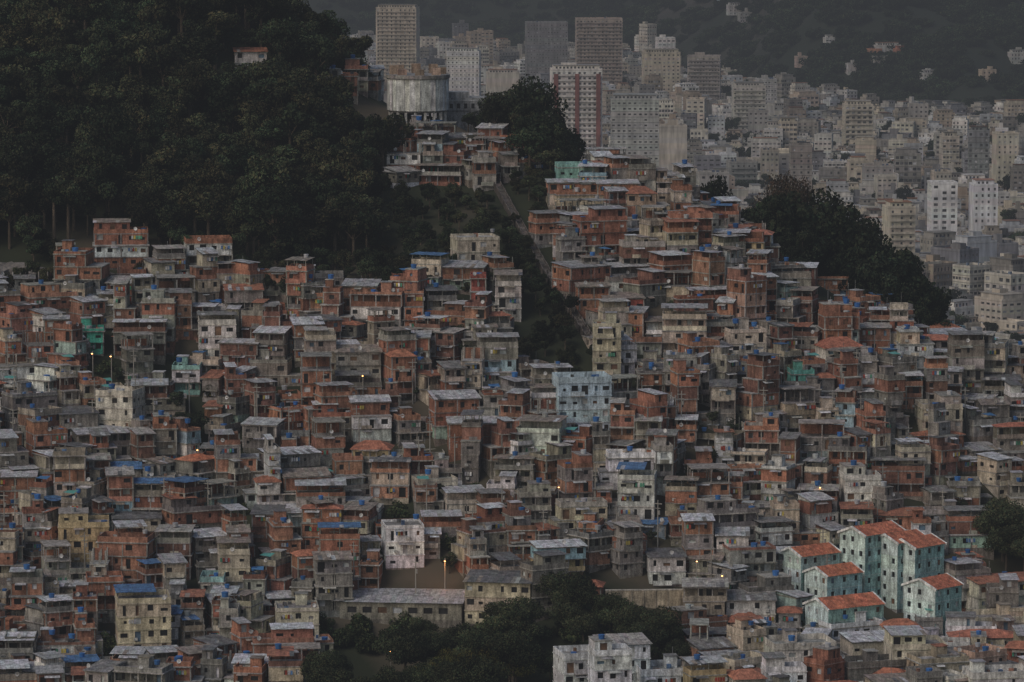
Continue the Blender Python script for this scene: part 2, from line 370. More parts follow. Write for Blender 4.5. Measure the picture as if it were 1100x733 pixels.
# ------------------------------------------------------------------ terrain
def gridmesh(name,xs,ys,Zf,mat):
    nx,ny=len(xs),len(ys)
    V=np.zeros((ny,nx,3)); V[:,:,0]=xs[None,:]; V[:,:,1]=ys[:,None]; V[:,:,2]=Zf
    i=np.arange(nx-1)[None,:]+nx*np.arange(ny-1)[:,None]
    Fq=np.stack([i,i+1,i+1+nx,i+nx],-1).reshape(-1,4)
    me=bpy.data.meshes.new(name); me.from_pydata(V.reshape(-1,3).tolist(),[],Fq.tolist()); me.materials.append(mat)
    me.polygons.foreach_set('use_smooth',np.ones(len(Fq),dtype=bool)); return add(name,me)
def groundmat(name,c1,c2,c3,s1,s2):
    m,nt,b=newmat(name); a,_=nz(nt,s1,lo=0,hi=1,detail=6); r=mixmul(nt,c1,c2,1,'MIX'); mx=r.node; nt.links.new(a,mx.inputs[0])
    a2,_=nz(nt,s2,lo=0,hi=1,detail=5,p0=.5,p1=.65); r2=mixmul(nt,r,c3,1,'MIX'); nt.links.new(a2,r2.node.inputs[0])
    nt.links.new(r2,b.inputs['Base Color']); b.inputs['Roughness'].default_value=.95; b.inputs['Specular IOR Level'].default_value=.1; return m
M_hill=groundmat('hillside_soil_and_scrub',(.035,.04,.022,1),(.022,.026,.016,1),(.09,.075,.055,1),.06,.03)
M_cg=groundmat('city_asphalt',(.06,.06,.06,1),(.09,.085,.08,1),(.04,.05,.03,1),.02,.008)
M_mt=groundmat('mountain_forest_floor',(.025,.03,.02,1),(.016,.022,.014,1),(.06,.055,.05,1),.01,.004)
gridmesh('hill_terrain',gx.astype(float),gy.astype(float),G,M_hill)
cg=bpy.data.meshes.new('city_ground'); cg.from_pydata([(-9000,-3000,-.2),(9000,-3000,-.2),(9000,12000,-.2),(-9000,12000,-.2)],[],[(0,1,2,3)]); cg.materials.append(M_cg); add('city_ground',cg)
def D0(u): return float(np.interp(u,[300,560,700,780,850,950,1050,1200],[4300,4300,4050,3800,3550,3400,3300,3400]))
def hm(x,y):
    u=550+F*x/y; t=y-D0(u)
    if t<0: return max(-5,t*.05)
    nn=noise.fractal(Vector((x/420.,y/420.,7.1)),1,2,4)
    return t*(.20+.12*nn)+ (26*noise.noise(Vector((x/110.,y/110.,1.))))*min(1,t/100)
mx_=np.arange(-2600,2601,25.); my_=np.arange(3100,6600,25.)
MZ=np.array([[hm(x,y) for x in mx_] for y in my_])
gridmesh('mountain_hill',mx_,my_,MZ,M_mt)
def E(name,loc=(0,0,0)):
    o=bpy.data.objects.new(name,None); o.location=loc; SC.objects.link(o); return o
mf=E('mountain_forest')
for k in range(3200):
    u=R.uniform(300,1250); y=D0(u)+R.uniform(8,1000)
    x=(u-550)/F*y; z=hm(x,y)
    if noise.noise(Vector((x/70.,y/70.,5)))>.45: continue
    k_=1+.5*noise.noise(Vector((x/150.,y/150.,2)))
    add('canopy',R.choice(CAN),(x,y,z-3),R.uniform(0,6),R.uniform(.5,1.15),mf,jit((.75*k_,.85*k_,.75*k_),.35))
# ------------------------------------------------------------------ zones
Z_MAIN=[(-260,325),(55,325),(75,295),(180,300),(290,322),(400,322),(470,312),(556,318),(562,412),(650,420),(640,385),(622,340),(602,305),(588,270),(600,218),(640,193),(700,203),(800,256),(835,292),(900,330),(1000,376),(1100,408),(1380,498),(1380,800),(-260,800)]
Z_UP=[(400,168),(420,155),(490,160),(530,160),(565,168),(565,200),(500,208),(432,212),(425,175)]
Z_RD=[(345,98),(400,98),(400,118),(345,118)]
NOH=[[(325,672),(610,684),(610,800),(325,800)],[(590,650),(745,660),(752,800),(590,800)],[(365,636),(500,636),(500,672),(365,672)],[(458,618),(500,618),(500,640),(458,640)],
     [(848,622),(1030,606),(1038,694),(860,694)],[(178,440),(226,440),(228,485),(178,485)],[(1065,560),(1160,560),(1160,640),(1065,640)],[(488,350),(505,350),(505,395),(488,395)],
     [(1025,385),(1065,385),(1065,405),(1025,405)],[(640,640),(760,640),(760,665),(640,665)]]
occ=[]
def free(x,y,r):
    for a,b,c in occ:
        if (x-a)**2+(y-b)**2<(r*.6+c)**2: return False
    return True
def hname(pl): return {id(BRICK):'brick_house',id(GREY):'concrete_house',id(CREAM):'cream_plaster_house',id(WHITE):'white_plaster_house'}.get(id(pl),'painted_house')
SPEC=[(97,385,26,2,(.10,.46,.34),'terrace',.1),(200,428,30,2,(.27,.46,.43),'terrace',0),(625,470,58,4,(.48,.60,.68),'terrace',.15),(582,508,48,3,(.54,.60,.52),'cover',-.2),
(432,612,42,3,(.80,.80,.82),'terrace',.15),(128,478,42,4,(.60,.56,.48),'terrace',-.25),(652,418,30,5,(.50,.46,.35),'terrace',.0),(902,402,44,2,(.72,.68,.62),'tile',.25),
(618,208,40,2,(.28,.50,.46),'terrace',.1),(668,350,42,2,(.36,.10,.08),'sheet',.1),(520,345,30,3,(.34,.11,.09),'terrace',.0),(546,345,28,3,(.57,.53,.50),'cover',.0),
(88,612,55,3,(.50,.40,.24),'half',.1),(152,722,58,5,(.56,.50,.36),'cover',.15),(538,675,72,3,(.50,.45,.34),'sheet',-.15),(318,705,46,3,(.60,.56,.46),'terrace',.1),
(228,655,26,2,(.30,.48,.48),'terrace',0),(300,610,40,3,(.40,.21,.14),'terrace',.2),(762,560,42,3,(.38,.19,.12),'frame',.1),(860,430,24,2,(.14,.40,.35),'terrace',.1),
(110,290,95,3,(.35,.165,.11),'half',.1),(222,300,50,3,(.36,.17,.11),'terrace',.15),(85,330,50,4,(.31,.15,.10),'terrace',-.1),(510,300,46,3,(.46,.42,.35),'terrace',.2),
(998,335,34,2,(.22,.40,.40),'sheet',.1),(715,632,40,2,(.64,.64,.64),'sheet',.1),(800,395,40,3,(.62,.53,.46),'terrace',.2),
(695,235,46,2,(.45,.34,.25),'tile',.1),(770,252,36,2,(.34,.165,.11),'terrace',.1),(232,390,40,3,(.68,.65,.60),'cover',.1),(250,640,34,3,(.5,.45,.36),'cover',.1),
(925,560,40,3,(.66,.65,.62),'half',.1),(365,105,36,2,(.34,.165,.11),'terrace',.1),(268,82,34,2,(.55,.53,.50),'sheet',.1),(1010,480,44,3,(.54,.49,.40),'half',.1),(685,560,40,3,(.55,.56,.52),'cover',-.1),(1075,700,60,2,(.64,.57,.44),'terrace',.2),(860,742,70,3,(.58,.55,.50),'terrace',.2),(985,742,60,3,(.62,.57,.46),'half',.1)]
for u,v,wp,ns,c,rf,yw in SPEC:
    p=hit(u,v)
    if p is None: continue
    w=wp*p.y/F; d=min(w,9) if w>7 else 7
    neat=c[0]>.45
    mb=house(R,w,d,ns,c,BRICK if c[0]/c[2]>3 else WHITE,roof=rf,win=.9,neat=neat,light=True)
    nm='brick_house' if (c[0]/c[2]>3) else 'painted_house'
    add(nm,mb.mesh(nm,HM),(p.x,p.y+d/2,p.z+.3),yw); occ.append((p.x,p.y+d/2,max(w,d)*.45))
cnt=0
y=766.
while y<1075:
    x=-.16*y-12+R.uniform(0,4)
    while x<.16*y+14:
        w=R.choice([3.6,4.2,4.8,5.2,5.8,6.4,7,8,9.5,11]); d=R.uniform(4.8,7)
        g0=terr(x,y); u0,v0=proj(x,y,g0)
        pale=v0>650 and u0>770
        if pale: w*=1.2
        xc=x+w/2; yc=y+R.uniform(-2.4,2.4); x+=w+R.choice([-.2,.1,.3,.9])
        g=terr(xc,yc-d/2); u,v=proj(xc,yc-d/2,g)
        ok=inpoly(u,v,Z_MAIN) or inpoly(u,v,Z_UP) or inpoly(u,v,Z_RD)
        if not ok or any(inpoly(u,v,q) for q in NOH) or not free(xc,yc,w*.5): continue
        if R.random()<.02: 
            add('bush',R.choice(BU),(xc,yc,g),R.uniform(0,6),R.uniform(.8,1.6)); continue
        f=noise.noise(Vector((xc/35.,yc/25.,2)))
        if pale: wt=(.02,.26,.36,.32,.04)
        elif u>450 and 360<v<600: wt=(.32+.5*f,.40-.4*f,.14,.08,.06)
        elif u<400: wt=(.45+.5*f,.28-.3*f,.13,.08,.06)
        else: wt=(.43+.4*f,.30-.3*f,.13,.08,.06)
        c,pl=palette(R,wt)
        ns=R.choices([1,2,3,4],[.28,.42,.23,.07])[0]
        if w>8: ns=min(ns,3)
        if pale: ns=R.choice([1,1,2,2,3])
        if y<786: ns=min(ns,2)
        if v<230: ns=R.choice([1,2,2])
        if 812<u<860 and v>600: ns=min(ns,2)
        if not inpoly(u,v-18,Z_MAIN): ns=min(ns,2)
        rf=None
        if R.random()<.04 or (pale and R.random()<.08): rf='tile'
        elif pale: rf=R.choice(['terrace','terrace','sheet','half'])
        yaw=.5*noise.noise(Vector((xc/40.,yc/40.,9)))+R.choice([0,0,.1,-.1,.25,-.25,.4,.6,-.4])*(1 if w<8 else .5)+.08
        mb=house(R,w,d,ns,c,pl,roof=rf,neat=pale and R.random()<.6,light=pale)
        nm=hname(pl); add(nm,mb.mesh(nm,HM),(xc,yc,g+R.uniform(-.4,1.8)),yaw); cnt+=1
    y+=5.9
print('houses',cnt)
# utility poles
M_em,nt,b=newmat('sodium_lamp'); b.inputs['Emission Color'].default_value=(1,.42,.12,1); b.inputs['Emission Strength'].default_value=9
M_pole,nt,b=newmat('pole_concrete'); b.inputs['Base Color'].default_value=(.25,.24,.22,1)
m=MB(); m.cyl(0,0,-1,9.5,.16,.10,(1,1,1),0,7); m.box(-.9,.9,-.08,.08,8.7,8.85,(1,1,1)); m.box(-.6,.6,-.18,-.1,7.8,7.92,(1,1,1)); m.cyl(.35,-.2,6.6,7.4,.22,.22,(1,1,1),0,8)
UP=m.mesh('utility_pole',[M_pole])
for k in range(70):
    p=hit(R.uniform(0,1100),R.uniform(420,655))
    if p is not None: add('utility_pole',UP,tuple(p),R.uniform(-.6,.6))
# ------------------------------------------------------------------ forest on hill
Z_F=[[(-400,-600),(-260,335),(60,330),(90,300),(290,330),(400,330),(560,325),(562,415),(652,422),(640,385),(618,338),(592,298),(582,260),(600,190),(575,165),(640,150),(600,-100),(600,-600)]]
fr=E('hillside_forest'); nt_=0
yy=880.
while yy<1240:
    xx=-.17*yy-20
    while xx<.05*yy:
        x=xx+R.uniform(-1.8,1.8); y=yy+R.uniform(-1.8,1.8); g=terr(x,y); u,v=proj(x,y,g); xx+=4.5
        if u>655 or v>422 or not inpoly(u,v,Z_F[0]): continue
        if inpoly(u,v,Z_UP) or inpoly(u,v,Z_RD) or not free(x,y,3): continue
        if y>1140 and R.random()<.5: continue
        if u<30 and (155<v<200 or 268<v<312): continue
        if abs(u-(530+(v-195)*.6))<7 and 190<v<385: continue
        if 400<u<530 and 105<v<175: continue
        if 240<u<295 and 65<v<110: continue
        if 340<u<400 and 112<v<150: continue
        small = v>285 or (u>400 and 195<v<300) 
        s=R.uniform(.35,.65) if small else R.uniform(.6,1.45)
        k=R.uniform(.45,1.4)*(1+.5*noise.noise(Vector((x/40.,y/40.,6))))
        add('forest_tree',R.choice(FT),(x,y,g-1),R.uniform(0,6.28),(s*R.uniform(.9,1.2),s*R.uniform(.9,1.2),s*R.uniform(.8,1.25)),fr,(k*R.uniform(.85,1.3),k,k*.9)); nt_+=1
    yy+=4.7
print('forest',nt_)
def trees(zone,n,ms,s0,s1,name='tree',sink=1,c=(1,1,1)):
    k=0;tr=0
    us=[q[0] for q in zone]; vs=[q[1] for q in zone]
    while k<n and tr<n*20:
        tr+=1; u=R.uniform(min(us),max(us)); v=R.uniform(min(vs),max(vs))
        if not inpoly(u,v,zone): continue
        p=hit(u,v,700)
        if p is None: continue
        add(name,R.choice(ms),(p.x,p.y,p.z-sink),R.uniform(0,6.28),R.uniform(s0,s1),None,jit(c,.25)); k+=1
trees([(335,735),(600,735),(600,775),(335,775)],16,BT,.6,1.05,'tree',1,(.8,.85,.8))
trees([(370,735),(560,735),(560,765),(370,765)],6,BT,.6,.85,'tree',1,(2.0,1.6,.9))
trees([(420,700),(560,700),(560,720),(420,720)],6,BT,.6,.95)
trees([(600,700),(740,700),(740,735),(600,735)],7,BT,.6,.9)
trees([(600,672),(660,672),(660,694),(600,694)],5,BT,.7,.95)
trees([(1070,590),(1150,590),(1150,640),(1070,640)],7,BT,.8,1.1)
trees([(180,455),(225,455),(225,485),(180,485)],7,FT,.5,.8)
trees([(1030,388),(1062,388),(1062,402),(1030,402)],3,FT,.6,.8)
trees([(490,360),(503,360),(503,395),(490,395)],4,FT,.4,.6)
trees([(330,674),(745,680),(745,705),(330,705)],50,BU,.8,1.6,'bush')
trees([(30,690),(115,690),(115,735),(30,735)],9,BU,1,1.6,'bush')
trees([(838,640),(1040,640),(1040,696),(838,696)],22,BU,.6,1.2,'bush')
trees([(0,340),(1100,400),(1100,700),(0,700)],45,FT,.3,.5)
def grove(line,D,n,ms,s0,s1,c=(.6,.65,.6),low=25):
    for k in range(n):
        u=R.uniform(line[0][0],line[-1][0]); y=D+R.uniform(-8,14); x=(u-550)/F*y*1.006
        g=terr(x,y); 
        vt=float(np.interp(u,[q[0] for q in line],[q[1] for q in line]))+R.uniform(-4,low); top=P(u,vt,y)[2]; m=R.choice(ms); hh=13 if ms is BT else (16 if ms is SPT else 11)
        s=(top-g)/hh
        if s<.35: continue
        sx=min(max(s*.85,.6),s1)
        add('tree',m,(x,y,g-.3),R.uniform(0,6.28),(sx,sx,s),None,jit(c,.2))
grove([(495,128),(520,112),(560,105),(600,122),(622,150)],1040,36,FT,.8,1.9)
grove([(822,208),(845,205),(880,222),(905,228),(935,246),(965,276),(995,306)],970,64,FT,.8,2.2,(.6,.65,.6),30)
grove([(830,240),(880,248),(935,268),(995,320)],962,30,FT,.8,2.0)
grove([(828,190),(850,185),(866,194)],985,5,SPT,.8,.85,(.9,.85,.85),8); grove([(1000,325),(1030,345)],945,3,FT,.6,1.2); grove([(690,180),(830,230)],1010,12,FT,.5,1.1)
# ------------------------------------------------------------------ reservoir
mb=MB(); rc_=(.72,.72,.69); n_=36; r=7.6
def ring(z0,z1,r0,r1,c,a_=.05):
    for i in range(n_):
        a=6.28318*i/n_; b=6.28318*(i+1)/n_
        mb.q((r0*math.cos(a),r0*math.sin(a),z0),(r0*math.cos(b),r0*math.sin(b),z0),(r1*math.cos(b),r1*math.sin(b),z1),(r1*math.cos(a),r1*math.sin(a),z1),jit(c,a_))
ring(4.2,11.9,r,r,rc_); ring(3.7,4.2,r*.93,r,(.35,.35,.34)); ring(3.7,3.7,0.01,r*.93,(.2,.2,.2)); ring(11.9,12.2,r,r*1.06,(.6,.6,.58)); ring(12.2,13.0,r*1.06,r*1.06,(.30,.28,.26)); ring(13.0,13.05,r*1.06,.01,(.3,.3,.3))
for i in range(n_//3):
    a=6.28318*(3*i)/n_; x,y=r*1.0*math.cos(a),r*1.0*math.sin(a); mb.box(x-.1,x+.1,y-.1,y+.1,4.2,11.9,(.42,.42,.41),bot=False)
for i in range(n_//2):
    a=6.28318*(2*i)/n_; x,y=r*.92*math.cos(a),r*.92*math.sin(a); mb.box(x-.3,x+.3,y-.3,y+.3,-4,3.8,(.6,.59,.56),bot=False)
mb.cyl(0,0,-4,3.7,2,2,(.12,.12,.12),0,12)
for k in range(8):
    a=6.28*k/8; x,y=r*.78*math.cos(a),r*.78*math.sin(a); mb.box(x-1.1,x+1.1,y-.8,y+.8,13.0,14.4+R.random(),jit((.36,.26,.20),.2),bot=False)
p=P(449,133,1042); add('water_reservoir_tank',mb.mesh('water_reservoir_tank',HM),(p[0],p[1],P(449,136,1042)[2]),.1)
mb=MB(); mb.box(-5.5,5.5,-4,4,-8,6,(.34,.34,.34)); mb.box(-5,0,-3.5,3.5,6,7.4,(.36,.36,.36),bot=False); mb.box(-5.6,5.6,-4.1,-4.0,2.5,2.9,(.2,.2,.2)); mb.box(-5.6,5.6,-4.1,-4.0,5.2,5.5,(.45,.45,.45))
for k in range(6): mb.box(-5+1.8*k,-4.2+1.8*k,-4.06,-4.003,3.4,4.6,(.04,.04,.04))
p=P(503,130,1052); add('pump_building',mb.mesh('pump_building',HM),p,.1)
# ------------------------------------------------------------------ stairway track
mb=MB(); pr=None
for k in range(90):
    t=k/89.; u=528+t*106; v=192+t*178+6*math.sin(t*3.1)
    p=hit(u,v,880)
    if p is None: continue
    z=p.z+1.2
    if pr is not None:
        a=pr; dx,dy=p.x-a[0],p.y-a[1]; L=math.hypot(dx,dy) or 1; nx,ny=-dy/L,dx/L
        def qq(s0,s1,za,c): mb.q((a[0]+nx*s0,a[1]+ny*s0,a[2]+za),(a[0]+nx*s1,a[1]+ny*s1,a[2]+za),(p.x+nx*s1,p.y+ny*s1,z+za),(p.x+nx*s0,p.y+ny*s0,z+za),c)
        qq(-.7,.7,0,jit((.12,.105,.095),.35))
        for s0 in (-.85,.7): 
            qq(s0,s0+.15,.5,(.17,.15,.14))
            for s1 in (s0,s0+.15): mb.q((a[0]+nx*s1,a[1]+ny*s1,a[2]-2),(p.x+nx*s1,p.y+ny*s1,z-2),(p.x+nx*s1,p.y+ny*s1,z+.5),(a[0]+nx*s1,a[1]+ny*s1,a[2]+.5),(.11,.095,.085))
    pr=(p.x,p.y,z)
add('hillside_stairway',mb.mesh('hillside_stairway',HM))
# ------------------------------------------------------------------ rocks
for u,v,sx in ((0,186,9),(18,190,5),(5,306,9),(24,303,6),(-20,190,9)):
    p=hit(u,v,900); 
    if p is None: continue
    mb=MB(); nn=20
    def rp(i,j):
        th=6.28318*(i%nn)/nn; ph=3.14159*j/12; d=Vector((math.cos(th)*math.sin(ph),math.sin(th)*math.sin(ph),math.cos(ph)))
        k=1+.5*noise.noise(d*1.6+Vector((u,0,0)))+.2*noise.noise(d*4); return (d.x*k*sx,d.y*k*sx*.7,d.z*k*sx*.5)
    for i in range(nn):
        for j in range(12): mb.q(rp(i,j),rp(i+1,j),rp(i+1,j+1),rp(i,j+1),(.17,.155,.145))
    add('rock_outcrop',mb.mesh('rock_outcrop',[M_rock]),p)
# ------------------------------------------------------------------ aqua housing blocks
def gable_block(w,d,ns,c):
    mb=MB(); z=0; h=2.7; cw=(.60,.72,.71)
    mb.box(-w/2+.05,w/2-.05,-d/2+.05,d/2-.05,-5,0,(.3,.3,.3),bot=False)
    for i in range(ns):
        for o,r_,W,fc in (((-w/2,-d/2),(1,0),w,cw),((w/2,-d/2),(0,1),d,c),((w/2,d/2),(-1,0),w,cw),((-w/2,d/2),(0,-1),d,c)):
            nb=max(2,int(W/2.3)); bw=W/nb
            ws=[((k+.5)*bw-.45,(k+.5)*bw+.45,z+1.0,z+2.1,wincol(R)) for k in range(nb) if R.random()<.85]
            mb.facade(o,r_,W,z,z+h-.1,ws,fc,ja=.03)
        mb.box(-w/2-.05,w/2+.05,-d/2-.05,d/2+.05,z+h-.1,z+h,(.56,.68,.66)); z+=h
    rh=w*.20; tc=(.46,.16,.09); ey=.15
    for sgn in (-1,1):
        nst=10
        for k in range(nst):
            ya=-d/2-ey+(d+2*ey)*k/nst; yb=-d/2-ey+(d+2*ey)*(k+1)/nst-.02
            mb.q((sgn*(w/2+.45),ya,z-.12),(sgn*(w/2+.45),yb,z-.12),(0,yb,z+rh),(0,ya,z+rh),jit(tc,.12),2)
    for yv in (-d/2+.02,d/2-.02):
        mb.t((-w/2,yv,z),(w/2,yv,z),(0,yv,z+rh-.1),cw)
    for yv in (-d/2-.32,d/2+.05):
        for sgn in (-1,1):
            mb.q((sgn*(w/2+.5),yv,z-.05),(0,yv,z+rh+.1),(0,yv,z+rh-.35),(sgn*(w/2+.5),yv,z-.5),(.75,.77,.76))
            mb.q((sgn*(w/2+.5),yv,z-.05),(0,yv,z+rh+.1),(0,yv+.3,z+rh+.1),(sgn*(w/2+.5),yv+.3,z-.05),(.75,.77,.76))
    return mb
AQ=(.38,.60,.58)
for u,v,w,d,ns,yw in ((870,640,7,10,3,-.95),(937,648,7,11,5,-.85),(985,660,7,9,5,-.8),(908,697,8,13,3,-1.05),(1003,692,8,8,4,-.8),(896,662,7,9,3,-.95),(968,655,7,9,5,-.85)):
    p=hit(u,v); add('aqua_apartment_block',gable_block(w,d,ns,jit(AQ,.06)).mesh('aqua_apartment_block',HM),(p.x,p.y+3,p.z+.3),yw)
# ------------------------------------------------------------------ big hall, retaining wall, white building
p=hit(435,672); mb=MB(); W=24;D_=17
mb.facade((-W/2,-D_/2),(1,0),W,0,3.4,[(1.5+3*k,3.3+3*k,1.2,2.4,wincol(R)) for k in range(7)],(.30,.28,.24)); mb.facade((W/2,-D_/2),(0,1),D_,0,3.4,[],(.34,.31,.27)); mb.facade((-W/2,D_/2),(0,-1),D_,0,3.4,[],(.34,.31,.27)); mb.facade((W/2,D_/2),(-1,0),W,0,3.4,[],(.34,.31,.27))
mb.box(-W/2,W/2,-D_/2,D_/2,-5,-.01,(.22,.2,.17),bot=False)
for k in range(24):
    a=-W/2-.4+(W+.8)*k/24; b=a+(W+.8)/24-.03
    for (ya,za,yb,zb) in ((-D_/2-.5,3.4,-D_/4,4.0),(-D_/4,4.0,0,4.6),(0,4.6,D_/4,4.0),(D_/4,4.0,D_/2+.5,3.4)):
        mb.q((a,ya,za),(b,ya,za),(b,yb,zb),(a,yb,zb),jit((.33,.34,.36),.12),2)
add('warehouse_hall',mb.mesh('warehouse_hall',HM),(p.x,p.y+8,p.z+1.0),-.1)
mb=MB(); mb.box(-10,10,0,.5,-3,3.6,(.46,.39,.29)); mb.box(-10.1,10.1,-.08,.6,3.6,3.8,(.5,.46,.4))
for k in range(9): mb.box(-10+k*2.4,-9.6+k*2.4,-.15,-.003,-3,3.6,(.40,.34,.26),bot=False)
p=hit(705,655); add('retaining_wall',mb.mesh('retaining_wall',HM),(p.x,p.y,p.z),.05)
for u,v,w,d,ns,rf,yw in ((625,752,9,8,3,'terrace',.25),(718,754,12,9,2,'terrace',.15),(668,750,9,8,4,'sheet',.2),(655,765,7,6,4,'half',.2)):
    p=hit(u,v,700); mb=house(R,w,d,ns,(.72,.74,.77),WHITE,roof=rf,neat=True,win=.9,light=True); add('white_plaster_house',mb.mesh('w',HM),(p.x,p.y,p.z+.4),yw)
# ------------------------------------------------------------------ street lamps
def lamp(u,v):
    p=hit(u,v); 
    if p is None: return
    m=MB(); m.cyl(0,0,-1,7,.14,.08,(1,1,1),0,7); m.box(-.04,.04,-1.3,0,6.8,6.88,(1,1,1)); m.box(-.16,.16,-1.9,-1.2,6.78,6.95,(1,1,1)); m.box(-.12,.12,-1.85,-1.25,6.62,6.77,(1,1,1),1)
    add('street_lamp',m.mesh('street_lamp',[M_pole,M_em]),tuple(p)); return p
for u,v in ((100,415),(213,520),(748,640),(880,560),(390,440),(120,418),(420,735),(775,655),(600,560)): lamp(u,v)
p=lamp(478,640)
pl_=bpy.data.lights.new('lamp_glow','POINT'); pl_.energy=420; pl_.color=(1,.38,.10); pl_.shadow_soft_size=.3
lo=bpy.data.objects.new('lamp_glow',pl_); lo.location=(p.x,p.y-1.6,p.z+6.2); SC.objects.link(lo)
# ------------------------------------------------------------------ city
def cityb(rr,w,d,ns,h=3.,style=0):
    mb=MB(); z=0; c=(1,1,1); 
    blindL=rr.random()<.45; blindR=rr.random()<.45; blindF=rr.random()<.15 and style==0
    step=rr.choice([2.4,3.0,3.6]); wh=rr.choice([1.0,1.2,1.5]); ww=rr.choice([1.1,1.5,2.2])
    for i in range(ns):
        for k,(o,r_,W) in enumerate((((-w/2,-d/2),(1,0),w),((w/2,-d/2),(0,1),d),((w/2,d/2),(-1,0),w),((-w/2,d/2),(0,-1),d))):
            ws=[]
            if not((k==1 and blindR) or (k==3 and blindL) or (k==0 and blindF)):
                nb=max(1,int(W/step)); bw=W/nb
                for q in range(nb):
                    if rr.random()<.12: continue
                    g=rr.uniform(.03,.12) if rr.random()<.75 else rr.uniform(.2,.45)
                    ws.append(((q+.5)*bw-min(ww,bw-.5)/2,(q+.5)*bw+min(ww,bw-.5)/2,z+.9,z+.9+wh,(g,g,g*1.05)))
            mb.facade(o,r_,W,z,z+h,ws,c,.3,.05)
        if style==1:
            mb.box(-w/2+1,w/2-1,-d/2-1.1,-d/2-.01,z-.1,z+.05,(.9,.9,.9)); mb.box(-w/2+1,w/2-1,-d/2-1.1,-d/2-1.0,z+.05,z+.95,(.85,.85,.85))
        if style==2: mb.box(-w/2-.12,w/2+.12,-d/2-.12,d/2+.12,z-.15,z+.1,(.6,.6,.6))
        z+=h
    rcx=rr.choice([(.45,.44,.43),(.65,.64,.62),(.9,.9,.88),(.5,.35,.27),(.3,.3,.31),(.65,.42,.33)])
    mb.box(-w/2-.1,w/2+.1,-d/2-.1,d/2+.1,z,z+.2,(.8,.8,.8),top=rcx)
    for a,b_,cc,dd in ((-w/2,w/2,-d/2,-d/2+.25),(-w/2,w/2,d/2-.25,d/2),(-w/2,-w/2+.25,-d/2+.25,d/2-.25),(w/2-.25,w/2,-d/2+.25,d/2-.25)): mb.box(a,b_,cc,dd,z+.2,z+1.1,c,bot=False)
    t=rr.random()
    if t<.6:
        a=rr.uniform(-w*.3,w*.05); b_=rr.uniform(-d*.25,d*.05); mb.box(a,a+w*.3,b_,b_+d*.3,z+.2,z+rr.uniform(2.5,5),(.9,.88,.85),bot=False,top=(.5,.5,.5))
    if rr.random()<.5:
        mb.facade((-w/2+1.5,-d/2+2),(1,0),w-3,z+.2,z+2.9,[(1+2.2*k,2.2+2.2*k,z+1,z+2.2,(.06,.06,.07)) for k in range(max(0,int((w-5)/2.2)))],c); 
        mb.box(-w/2+1.5,w/2-1.5,-d/2+2.05+.3,d/2-1,z+.2,z+2.88,c,bot=False); mb.box(-w/2+1.2,w/2-1.2,-d/2+1.5,d/2-.8,z+2.9,z+3.1,rr.choice([(.5,.28,.2),(.7,.7,.7),(.4,.4,.41)]))
    for k in range(rr.randint(0,4)):
        x=rr.uniform(-w/2+1,w/2-2);y=rr.uniform(-d/2+1,d/2-2); mb.box(x,x+1.3,y,y+1.3,z+.2,z+1.6,rr.choice([(.9,.9,.9),(.3,.4,.6),(.5,.5,.5)]),bot=False)
    return mb
CV=[]
for ns in [1,2,2,2,3,3,3,3,4,4,4,4,4,2,3,5,5,6,6,6,7,7,8,8,5,9,10,11,12,13]*2:
    k=1 if ns<5 else 1.15
    CV.append((ns,cityb(R,R.uniform(8.5,17)*k,R.uniform(9,16)*k,ns,style=R.choice([0,0,0,1,2])).mesh('apartment_building',CM)))
LOW=[m for ns,m in CV if ns<=4]; MID=[m for ns,m in CV if 4<ns<=8]; HI=[m for ns,m in CV if ns>8]
CC=[(.68,.66,.62),(.77,.75,.71),(.62,.56,.48),(.55,.54,.51),(.66,.59,.48),(.42,.40,.38),(.82,.80,.79),(.52,.43,.35),(.30,.30,.32),(.62,.64,.67),(.73,.69,.61),(.36,.34,.31)]
TW=[
(402,452,8,3500,(.58,.51,.43),1,18),(562,612,24,3600,(.28,.28,.29),2,22),(615,672,20,3550,(.44,.37,.33),1,22),(588,650,74,2500,(.82,.78,.75),1,16),
(653,712,106,2400,(.46,.47,.46),2,18),(688,733,56,3500,(.58,.52,.43),0,18),(737,777,60,3450,(.40,.36,.34),1,18),(478,518,55,3300,(.74,.73,.72),2,15),(520,560,78,3100,(.58,.54,.48),0,15),
(998,1030,196,2200,(.82,.82,.83),0,14),(1043,1073,198,2195,(.84,.85,.88),0,14),(950,984,222,2050,(.64,.58,.48),1,14),(1040,1066,140,2500,(.24,.25,.26),2,14),
(848,874,156,2300,(.32,.29,.27),2,14),(785,825,92,3100,(.58,.56,.51),1,18),(700,740,135,2500,(.58,.54,.48),0,14),(1068,1095,143,2550,(.64,.58,.48),0,14),(812,835,85,3300,(.5,.5,.5),2,14),(905,940,112,2900,(.6,.54,.46),1,16)]
cocc=[]
for i,(u0,u1,vt,D,c,st,dd) in enumerate(TW):
    a=P(u0,vt,D);b_=P(u1,vt,D); w=(b_[0]-a[0])*.88; top=a[2]; ns=max(4,int((top-2)/3.0))
    mb=cityb(R,w,dd,ns,h=(top-1)/ns,style=st)
    if i==3:
        for xx in (-w/2+1.2,-1.3,w/2-3.8): mb.box(xx,xx+2.6,-dd/2-1.35,-dd/2-1.12,3,top-3,(.30,.13,.12))
    add('residential_tower',mb.mesh('residential_tower',CM),((a[0]+b_[0])/2,D+dd/2,0),R.uniform(-.15,.2),1,None,c); cocc.append(((a[0]+b_[0])/2,D+dd/2,max(w,dd)*.6))
nC=0; y=1640.
